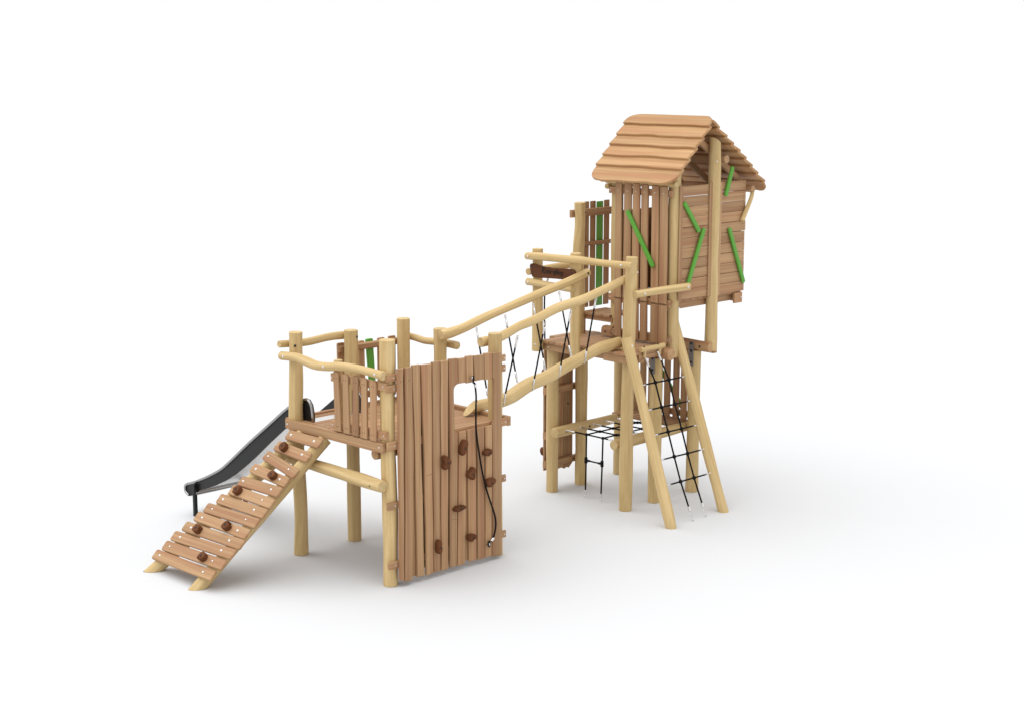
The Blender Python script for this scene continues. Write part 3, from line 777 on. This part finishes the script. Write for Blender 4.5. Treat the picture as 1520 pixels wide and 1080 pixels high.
# lettering: strokes in an advance/height grid, burnt into the board
def arc(cx, cy, rx, ry, a0, a1, n=12): return [(cx + rx*math.cos(RAD(a0+(a1-a0)*k/n)), cy + ry*math.sin(RAD(a0+(a1-a0)*k/n))) for k in range(n+1)]
STROKES = [
 arc(.55,.78,.42,.30,50,265,10)[:], arc(.58,.28,.52,.32,100,330,12), [(.42,.54),(.80,.60)],     # E
 arc(1.45,.27,.28,.27,50,310), arc(2.08,.27,.29,.27,0,360,16),                                  # c o
 [(2.60,.33),(2.80,.345),(3.0,.36)],                                                                       # -
 [(3.32,.55),(3.32,-.38)], arc(3.55,.28,.25,.27,165,-165,14),                                   # p
 [(4.08,1.0),(4.08,.04)],                                                                       # l
 arc(4.60,.27,.26,.27,30,340,14), [(4.88,.54),(4.88,.02)],                                      # a
 [(5.18,.54),(5.40,.06)], [(5.66,.56),(5.30,-.22),(5.10,-.36)], [(5.08,-.36),(5.38,-.37)]]      # y
mb = MB()
for st in STROKES:
    pts = [Vector((2.7215, .982 - q[0]*.0470, 2.156 + q[1]*.047)) for q in st]
    mb.tube(pts, .0042, seg=6, sub=2, bev=.0005, smooth_path=len(pts) > 3)
mb.build('lettering', 'ink', sb)

# ================================================================== second hanging rope
hr = thing('climbing_rope', 'black rope hanging straight down behind the dark name board', 'rope', (3.04, 1.25, 0))
rope('rope', [(3.045,1.24,2.0), (3.032,1.245,1.92), (3.032,1.25,1.675), (3.045,1.25,1.28), (3.05,1.25,.80)], .0075, hr, 4, 8)
mb = MB(); mb.lathe([(0,.011), (.07,.011)], (3.072,1.235,2.060), (-.35,.1,-.95), 12); mb.build('ferrule', 'steel', hr)
ring_mesh((3.08,1.232,2.085), (0,1,0), .016, .004, hr, 'eye_ring', 'steel', 1.6)

# ================================================================== hut on the tower
hut = thing('tree_house', 'plank hut with a stepped gable roof and green boards, raised on top of the tower', 'playhouse', (3.95, .35, 1.4))
pR1 = post(hut, 3.475, .030, 1.388, 3.115, .056, name='hut_post'); pR2 = None
mbp = MB(); mbp.tube([(3.985,-.022,1.392), (3.982,-.022,2.4), (3.985,-.022,3.372)], [.057,.057,.056], seg=24, wob=.2, tone=.45, bev=0, cut1=((3.985,-.022,3.352), (.59,0,.81)))
pR2 = mbp.build('hut_post', 'pine', hut)
post(hut, 3.475, .725, 1.392, 3.115, .056, name='hut_post'); post(hut, 3.985, .610, 1.392, 3.30, .056, name='hut_post')
pT = log('hut_post', [(3.365,1.115,1.392), (3.372,1.115,1.9), (3.352,1.108,2.25), (3.366,1.104,2.55), (3.360,1.102,2.757)], [.056,.055,.054,.055,.055], hut, seg=22, tone=.3)
fixing('bolt_cap', (3.392,1.059,2.66), (.5,-1,0), pT); fixing('bolt_cap', (3.392,1.066,2.14), (.5,-1,0), pT)
fixing('bolt', (3.51,-.016,1.845), (.7,-1,0), pR1); fixing('bolt', (4.024,-.061,1.84), (.6,-1,0), pR2); fixing('bolt', (3.955,-.07,3.17), (-.3,-1,0), pR2, .8)
# floor, joists
mb = MB(); x = 3.42
while x < 4.44:
    w = random.uniform(.085,.095); mb.prism([(x,-.005), (x+w,-.005), (x+w,.74), (x,.74)], (0,0,1.892), (1,0,0), (0,1,0), .022, .003, 'v'); x += w + .004
mb.build('hut_floor', 'larch', hut)
mb = MB(); mb.bar((3.40,.055,1.858), (4.45,.055,1.858), .066, .045, (0,-1,0), .004); mb.build('floor_beam', 'larch', hut)
mb = MB(); mb.bar((3.40,.665,1.858), (4.45,.665,1.858), .066, .045, (0,-1,0), .004); mb.build('floor_beam', 'larch', hut)
mb = MB(); mb.bar((4.385,-.035,1.855), (4.385,.76,1.855), .070, .06, (1,0,0), .004); o = mb.build('floor_beam', 'larch', hut)
mb = MB(); mb.box((4.372,-.028,1.855), .115, .03, .098, 'z', .004); o = mb.build('beam_end', 'larch', hut); fixing('bolt', (4.405,-.043,1.86), (0,-1,0), o)
# gable wall boards
def board_wall(name, x0, x1, z0, z1, n, y, th, parent, ragged=0.0, seed=1):
    rnd = random.Random(seed)
    mb = MB(); h = (z1 - z0) / n
    for k in range(n):
        a = z0 + k*h; gap = .0018 if rnd.random() < .75 else .0030
        e = x1 + (rnd.uniform(-ragged, ragged) if ragged else 0)
        j0, j1 = rnd.uniform(-.0015,.0015), rnd.uniform(-.0015,.0015)
        mb.prism([(x0,a+gap+j0), (e,a+gap+j1), (e,a+h-.001+j1), (x0,a+h-.001+j0)], (0,y,0), (1,0,0), (0,0,1), th, .0025, 'u', rnd.random())
        for xx in (x0+.025, x1-.035):
            for t in (.28, .72): mb.dot((xx, y - th, a + h*t), (0,-1,0), .0038)
    return mb.build(name, ['larch', 'screw'], parent)
board_wall('gable_boards', 3.492, 3.912, 1.917, 2.962, 11, -.012, .020, hut, 0, 3)
board_wall('gable_boards', 4.060, 4.458, 1.912, 2.972, 11, -.012, .020, hut, .006, 5)
for x0, x1, z0, z1, y0 in ((3.462,3.508,1.917,2.966,-.0325), (3.892,3.938,1.917,2.978,-.0325), (4.030,4.072,1.912,2.972,-.0325)):
    mb = MB(); mb.prism([(x0,z0), (x1,z0), (x1,z1), (x0,z1)], (0,y0,0), (1,0,0), (0,0,1), .014, .003, 'v'); mb.build('trim', 'larch', hut)
# far walls
mb = MB()
for k in range(8):
    a = 1.917 + k*.096
    mb.prism([(-.72,a), (-.012,a), (-.012,a+.096), (-.72,a+.096)], (4.455,0,0), (0,-1,0), (0,0,1), .02, .0025, 'u')
mb.build('end_wall', 'larch', hut)
mb = MB()
for k in range(8):
    a = 1.917 + k*.097
    mb.prism([(3.53,a), (4.43,a), (4.43,a+.097), (3.53,a+.097)], (0,.745,0), (1,0,0), (0,0,1), .02, .0025, 'u')
mb.build('back_wall', 'larch', hut)
# slatted front (facing the low platform)
for name, xa, ya, yb, z, w in (('slat_batten', 3.403, .760, -.003, 2.895, .062), ('slat_batten', 3.403, .752, -.003, 1.885, .066), ('slat_batten', 3.403, .72, -.012, 1.550, .064)):
    mb = MB(); mb.bar((xa, ya, z), (xa, yb, z + .004), w, .030, (-1,0,0), .003); o = mb.build(name, 'larch', hut)
    fixing('bolt', (xa - .015, yb + .025, z + .004), (-1,0,0), o, .7); fixing('bolt', (xa - .015, ya - .025, z), (-1,0,0), o, .7)
mb = MB(); mb.prism(roundpoly([(-.84,1.505), (-.70,1.505), (-.70,1.605), (-.84,1.605)], [.0,.0,.0,.055], 8), (3.418,0,0), (0,-1,0), (0,0,1), .030, .003, 'u')
o = mb.build('end_plank', 'larch', hut); fixing('bolt_cap', (3.388,.785,1.545), (-1,0,0), o, .9)
SL = [(.657,.584,.658,.576), (.551,.462,.553,.468), (.446,.360,.447,.362), (.342,.258,.340,.256), (.215,.132,.212,.120), (.116,.030,.113,.022)]
for k, (a, b, c, d) in enumerate(SL):
    zt = 2.985 - .004*k; zm = 1.888 - .001*k
    mb = MB(); mb.prism(roundpoly([(-c,zm+.001), (-d,zm+.001), (-b,zt), (-a,zt)], [.003,.003,.012,.012]), (3.388,0,0), (0,-1,0), (0,0,1), .024, .006, 'v', [.5,.3,.65,.45,.6,.35][k])
    o = mb.build('wall_slat', 'larch', hut); fixing('bolt', (3.364, (a+b)/2, 2.90), (-1,0,0), o, .6)
    mb = MB(); e = .006
    mb.prism(roundpoly([(-c-.004+e,1.519-.001*k), (-d+e,1.519-.001*k), (-d,zm-.001), (-c,zm-.001)], [.012,.012,.003,.003]), (3.388,0,0), (0,-1,0), (0,0,1), .024, .006, 'v', [.2,.35,.5,.3,.1,.45][k])
    mb.build('wall_slat', 'larch', hut)
# green boards
GR = [((3.51,-.052,2.818), (3.738,-.052,2.532)), ((3.803,-.056,2.562), (3.566,-.056,2.022)), ((4.216,-.052,3.112), (4.120,-.052,2.840)), ((4.184,-.052,2.536), (4.43,-.052,1.995))]
for a, b in GR:
    mb = MB(); mb.bar(a, b, .044, .024, (0,-1,0), .006, rnd=.018); mb.build('green_board', 'green', hut)
mb = MB(); mb.bar((3.345,.490,2.722), (3.345,.163,2.222), .044, .026, (-1,0,0), .006, rnd=.018); mb.build('green_board', 'green', hut)
# balcony behind, with its slatted rail
mb = MB(); y = .735
while y < 1.10:
    mb.prism([(3.385,y), (3.74,y), (3.74,y+.088), (3.385,y+.088)], (0,0,1.680), (1,0,0), (0,1,0), .026, .003, 'u', .25); y += .093
mb.build('balcony_floor', 'larch', hut)
mb = MB(); mb.bar((3.43,.72,1.655), (3.43,1.12,1.655), .045, .04, (-1,0,0), .004); mb.build('balcony_beam', 'larch', hut)
mb = MB(); mb.box((3.425,1.12,1.575), .05, .05, .17, 'z'); mb.build('balcony_strut', 'larch', hut)
mb = MB(); mb.bar((3.288,1.155,2.648), (3.86,1.155,2.648), .072, .034, (0,-1,0), .004, tone=.2); bp2 = mb.build('balcony_rail', 'larch', hut)
mb = MB(); mb.bar((3.44,1.155,2.345), (3.855,1.155,2.345), .040, .034, (0,-1,0), .008, tone=.2); mb.build('balcony_rail', 'larch', hut)
for a, b in ((3.500,3.572), (3.589,3.667), (3.788,3.866)):
    mb = MB(); mb.prism(roundpoly([(a,1.72), (b,1.72), (b,2.75), (a,2.75)], .008), (0,1.183,0), (1,0,0), (0,0,1), .009, .002, 'v', .15); mb.build('slat', 'larch', bp2)
mb = MB(); mb.prism(roundpoly([(3.680,1.72), (3.774,1.72), (3.774,2.742), (3.680,2.742)], .008), (0,1.183,0), (1,0,0), (0,0,1), .009, .002, 'v'); o = mb.build('slat', 'green', bp2); o['label'] = 'green painted slat in the balcony rail'
# roof timbers
log('purlin', [(3.40,-.05,2.985), (3.40,.80,2.985)], .030, hut)
log('purlin', [(4.50,-.085,2.888), (4.50,.83,2.888)], .034, hut, 'larch')
log('tie_log', [(4.085,-.085,3.185), (4.085,.80,3.185)], .040, hut, 'larch')
log('tie_log', [(3.40,.80,2.925), (4.5,.80,2.925)], .028, hut)
for yy in (.045, .45):
    mb = MB(); mb.bar((3.77,yy,3.400), (4.54,yy,2.905), .06, .03, (0,-1,0), .003); mb.build('rafter', 'larch', hut)
mb = MB(); mb.tube([(4.525,-.058,2.872), (4.505,-.058,2.80), (4.43,-.058,2.68), (4.372,-.058,2.592)], [.020,.020,.021,.022], seg=14, wob=.2); o = mb.build('roof_brace', 'pine', hut)
# roof planks: each lies on the one below; lower edges keep their natural waver
Y0, Y1 = -.125, .912
Lp = [(3.832,3.592), (3.745,3.506), (3.647,3.408), (3.550,3.317), (3.454,3.223), (3.362,3.134), (3.238,3.004)]
Rp = [(3.822,3.566), (3.923,3.491), (4.038,3.411), (4.139,3.338), (4.241,3.270), (4.337,3.197), (4.434,3.122), (4.525,3.048), (4.635,2.968), (4.688,2.872)]
def roof_side(L, th, sign, rc0, rc1, seed):
    rnd = random.Random(seed)
    lead = Vector((L[-1][0]-L[0][0], 0, L[-1][1]-L[0][1])).normalized()
    for i in range(1, len(L)):
        lo = Vector((L[i][0], 0, L[i][1])); up = Vector((L[i-1][0], 0, L[i-1][1]))
        nrm = Vector((-lead.z, 0, lead.x)) * (1 if lead.x > 0 else -1)
        if nrm.z < 0: nrm = -nrm
        if i > 1: up = up - nrm*(th + .002) - (lo - up).normalized()*.028
        d = (lo - up); Ld = d.length; d.normalize()
        yv = Vector((0,1,0))
        # polygon in (y, down-slope); wavering lower edge
        n = 40; low = []
        a1, a2 = rnd.uniform(.004,.009), rnd.uniform(.002,.005); f1, f2 = rnd.uniform(5,9), rnd.uniform(12,20); p1, p2 = rnd.uniform(0,6), rnd.uniform(0,6)
        if i == 1: a1, a2 = .003, .002
        for k in range(n+1):
            y = Y0 + (Y1-Y0)*k/n
            env = min(1, min(k, n-k)/5)
            low.append((y, Ld + env*(a1*math.sin(f1*y+p1) + a2*math.sin(f2*y+p2))))
        if i == 1 and rc0:
            poly = roundpoly([(Y0,Ld)] , 0) if False else None
            topc = roundpoly([low[-1], (Y1,0), (Y0,0), low[0]], [0, rc0[1], rc0[0], 0], 8)[1:-1]
            poly = low + topc
        elif i == len(L)-1 and rc1:
            q = roundpoly([(Y0,0), (Y0,Ld), (Y1,Ld), (Y1,0)], [0, rc1, rc1, 0], 8)
            body = [p for p in low if Y0 + rc1 < p[0] < Y1 - rc1]
            left = [p for p in q if p[0] <= Y0 + rc1 + 1e-6]; right = [p for p in q if p[0] >= Y1 - rc1 - 1e-6]
            poly = left + body + right
        else:
            poly = low + [(Y1,0), (Y0,0)]
        # outward normal must be u x v
        u, v = yv, d
        if u.cross(v).z < 0:
            poly2 = [(-p[0], p[1]) for p in poly]; u = -yv
        else: poly2 = poly
        nn = u.cross(v)
        mb = MB(); mb.prism(poly2, up - nn*th, u, v, th, .005, 'u', [.55,.45,.7,.25,.8,.6,.4,.65,.5,.3,.6][i], 0, None)
        mb.build('roof_plank', ['roof', 'edge'], hut)
roof_side(Lp, .028, 1, (.10, .20), .16, 11)
roof_side(Rp, .026, 1, (.06, .05), .09, 23)

# ================================================================== net ladder with two leaning legs
nl = thing('net_ladder', 'leaning climbing net of black ropes strung between two round legs against the tower', 'climbing net', (3.2, -.3, 0))
k1 = log('leg', [(2.817,-.542,0), (2.846,-.186,.983), (2.838,.035,1.640)], [.050,.049,.047], nl, seg=24, tone=.75, cut0=((2.8,-.54,.0), (0,0,1)), bev=.003)
log('leg', [(3.568,-.540,0), (3.558,-.195,.957), (3.546,.10,1.78)], [.050,.049,.047], nl, seg=24, tone=.7, cut0=((2.8,-.54,.0), (0,0,1)), bev=.003)
fixing('bolt', (2.836,-.037,1.575), (-.3,-1,.3), k1, 1.1)
NODE = [[(3.089,-.101,1.219), (3.281,-.102,1.217)], [(3.089,-.179,1.003), (3.279,-.179,1.002)], [(3.094,-.257,.786), (3.284,-.258,.784)], [(3.093,-.335,.569), (3.281,-.336,.566)], [(3.094,-.414,.351), (3.287,-.414,.351)]]
TOPN = [(3.062,-.012,1.42), (3.238,-.006,1.455)]; ENDN = [(3.120,-.503,.100), (3.309,-.504,.098)]
def straight_rope(parent, pts, r=.0068):
    r *= 1.15; mb = MB(); mb.tube(pts, r, seg=8, smooth_path=False, bev=.0005); return mb.build('rope', 'black', parent)
for s in (0, 1):
    o = straight_rope(nl, [TOPN[s]] + [row[s] for row in NODE] + [ENDN[s]])
    d = (Vector(NODE[0][s]) - Vector(TOPN[s])).normalized()
    mb = MB(); mb.lathe([(-.02,.007), (-.018,.0095), (.070,.0095), (.072,.007)], TOPN[s], d, 10); mb.build('rope_fitting', 'steel', o)
    mb = MB(); dd = (Vector(ENDN[s]) - Vector(NODE[-1][s])).normalized(); e = Vector(ENDN[s])
    mb.lathe([(-.03,.011), (-.028,.0125), (.012,.0125), (.014,.01)], e, dd, 10); mb.build('rope_fitting', 'steel', o)
    mb = MB()
    for k in range(5):
        c = e + dd*(.026 + .021*k); sd = Vector((1,0,0)) if k % 2 else dd.cross(Vector((1,0,0))).normalized()
        mb.tube([c + dd*math.cos(t)*.014 + sd*math.sin(t)*.007 for t in [2*math.pi*j/10 for j in range(11)]], .0032, seg=6, smooth_path=False, caps=False, bev=0)
    mb.build('anchor_chain', 'steel', o)
for row in NODE:
    a, b = Vector(row[0]), Vector(row[1]); x0 = 2.885; x1 = 3.522
    P0 = Vector((x0, a.y, a.z)); P1 = Vector((x1, b.y, b.z))
    o = straight_rope(nl, [P0 + Vector((.06,0,0)), a, b, P1 - Vector((.06,0,0))])
    for p, s in ((P0, 1), (P1, -1)):
        mb = MB(); mb.lathe([(.0,.004), (.012,.004), (.014,.0075), (.085,.0075), (.087,.006)], p, (s,0,0), 10)
        mb.ball(p + Vector((.005*s,0,0)), .010); mb.build('rope_fitting', 'steel', o)
    for q in (a, b):
        mb = MB(); mb.ball(q, .019); mb.build('rope_knot', 'black', o)

# ================================================================== crawl net below the deck
cn = thing('crawl_net', 'small level net of black ropes slung between two low logs beneath the tower deck', 'net', (3.3, .55, 0))
XS = [2.985, 3.172, 3.36, 3.545, 3.715]; YS = (.645, .437); ZN = .628
for y in YS: straight_rope(cn, [(2.985,y,ZN), (3.78,y,ZN)], .0065)
for x in XS:
    o = straight_rope(cn, [(x,.80,ZN), (x,.36,ZN)], .0065)
    for ya, yb in ((.90,.795), (.295,.365)):
        mb = MB(); d = Vector((0, yb-ya, 0)).normalized()
        mb.lathe([(0,.004), (.02,.004), (.022,.0085), (abs(yb-ya),.0085), (abs(yb-ya)+.002,.006)], (x,ya,ZN), d, 10); mb.ball(Vector((x,ya,ZN)), .010); mb.build('rope_fitting', 'steel', o)
    for y in YS:
        mb = MB(); mb.ball(Vector((x,y,ZN)), .018, sz=.8); mb.build('rope_knot', 'black', o)
for y, yb in ((.645,.675), (.437,.475)):
    o = straight_rope(cn, [(2.985,y,ZN), (2.998,(y+yb)/2,.35), (3.008,yb,.075)], .0068)
    mb = MB(); mb.lathe([(0,.0125), (.035,.0125)], (3.008,yb,.048), (0,0,1), 10); mb.build('rope_fitting', 'steel', o)
    mb = MB()
    for k in range(2):
        c = Vector((3.008,yb,.036 - .020*k)); sd = Vector((1,0,0)) if k % 2 else Vector((0,1,0))
        mb.tube([c + Vector((0,0,1))*math.cos(t)*.014 + sd*math.sin(t)*.007 for t in [2*math.pi*j/10 for j in range(11)]], .0032, seg=6, smooth_path=False, caps=False, bev=0)
    mb.build('anchor_chain', 'steel', o)
o = straight_rope(cn, [(2.997,.660,.375), (2.997,.456,.375)], .0065)
for y, s in ((.660,-1), (.456,1)):
    mb = MB(); mb.lathe([(0,.0155), (.055,.0155)], (2.997,y,.348), (0,0,1), 10); mb.lathe([(0,.011), (.045,.011)], (2.997,y,.375), (0,s,0), 10)
    mb.build('rope_knot', 'black', o)

# ================================================================== camera
cam_d = bpy.data.cameras.new('camera'); cam = bpy.data.objects.new('camera', cam_d); COL.objects.link(cam)
cam.location = (-7.96388, -9.41524, 4.10)
cam.rotation_euler = (math.pi/2 - .1861777, 0, .7904091 - math.pi/2)
cam_d.sensor_fit = 'HORIZONTAL'; cam_d.sensor_width = 36; cam_d.lens = 2399.83/1520*36
cam_d.clip_start = .1; cam_d.clip_end = 2000
scene.camera = cam

# ================================================================== light: white studio dome plus one large soft key from above
w = bpy.data.worlds.new('World'); scene.world = w; w.use_nodes = True
bg = w.node_tree.nodes['Background']; bg.inputs['Color'].default_value = (1, 1, 1, 1); bg.inputs['Strength'].default_value = 1.0
sd = bpy.data.lights.new('key', 'SUN'); sd.energy = 2.3; sd.angle = RAD(85); sd.color = (1.0, .995, .985)
so = bpy.data.objects.new('key', sd); COL.objects.link(so)
so.rotation_euler = Vector((.22, -.22, -1)).to_track_quat('-Z', 'Y').to_euler(); so.location = (2, 1, 8)

vs = scene.view_settings
vs.view_transform = 'Standard'; vs.look = 'None'; vs.exposure = 0; vs.gamma = 1; vs.use_curve_mapping = False
scene.cycles.max_bounces = 8
scene.cycles.use_denoising = True
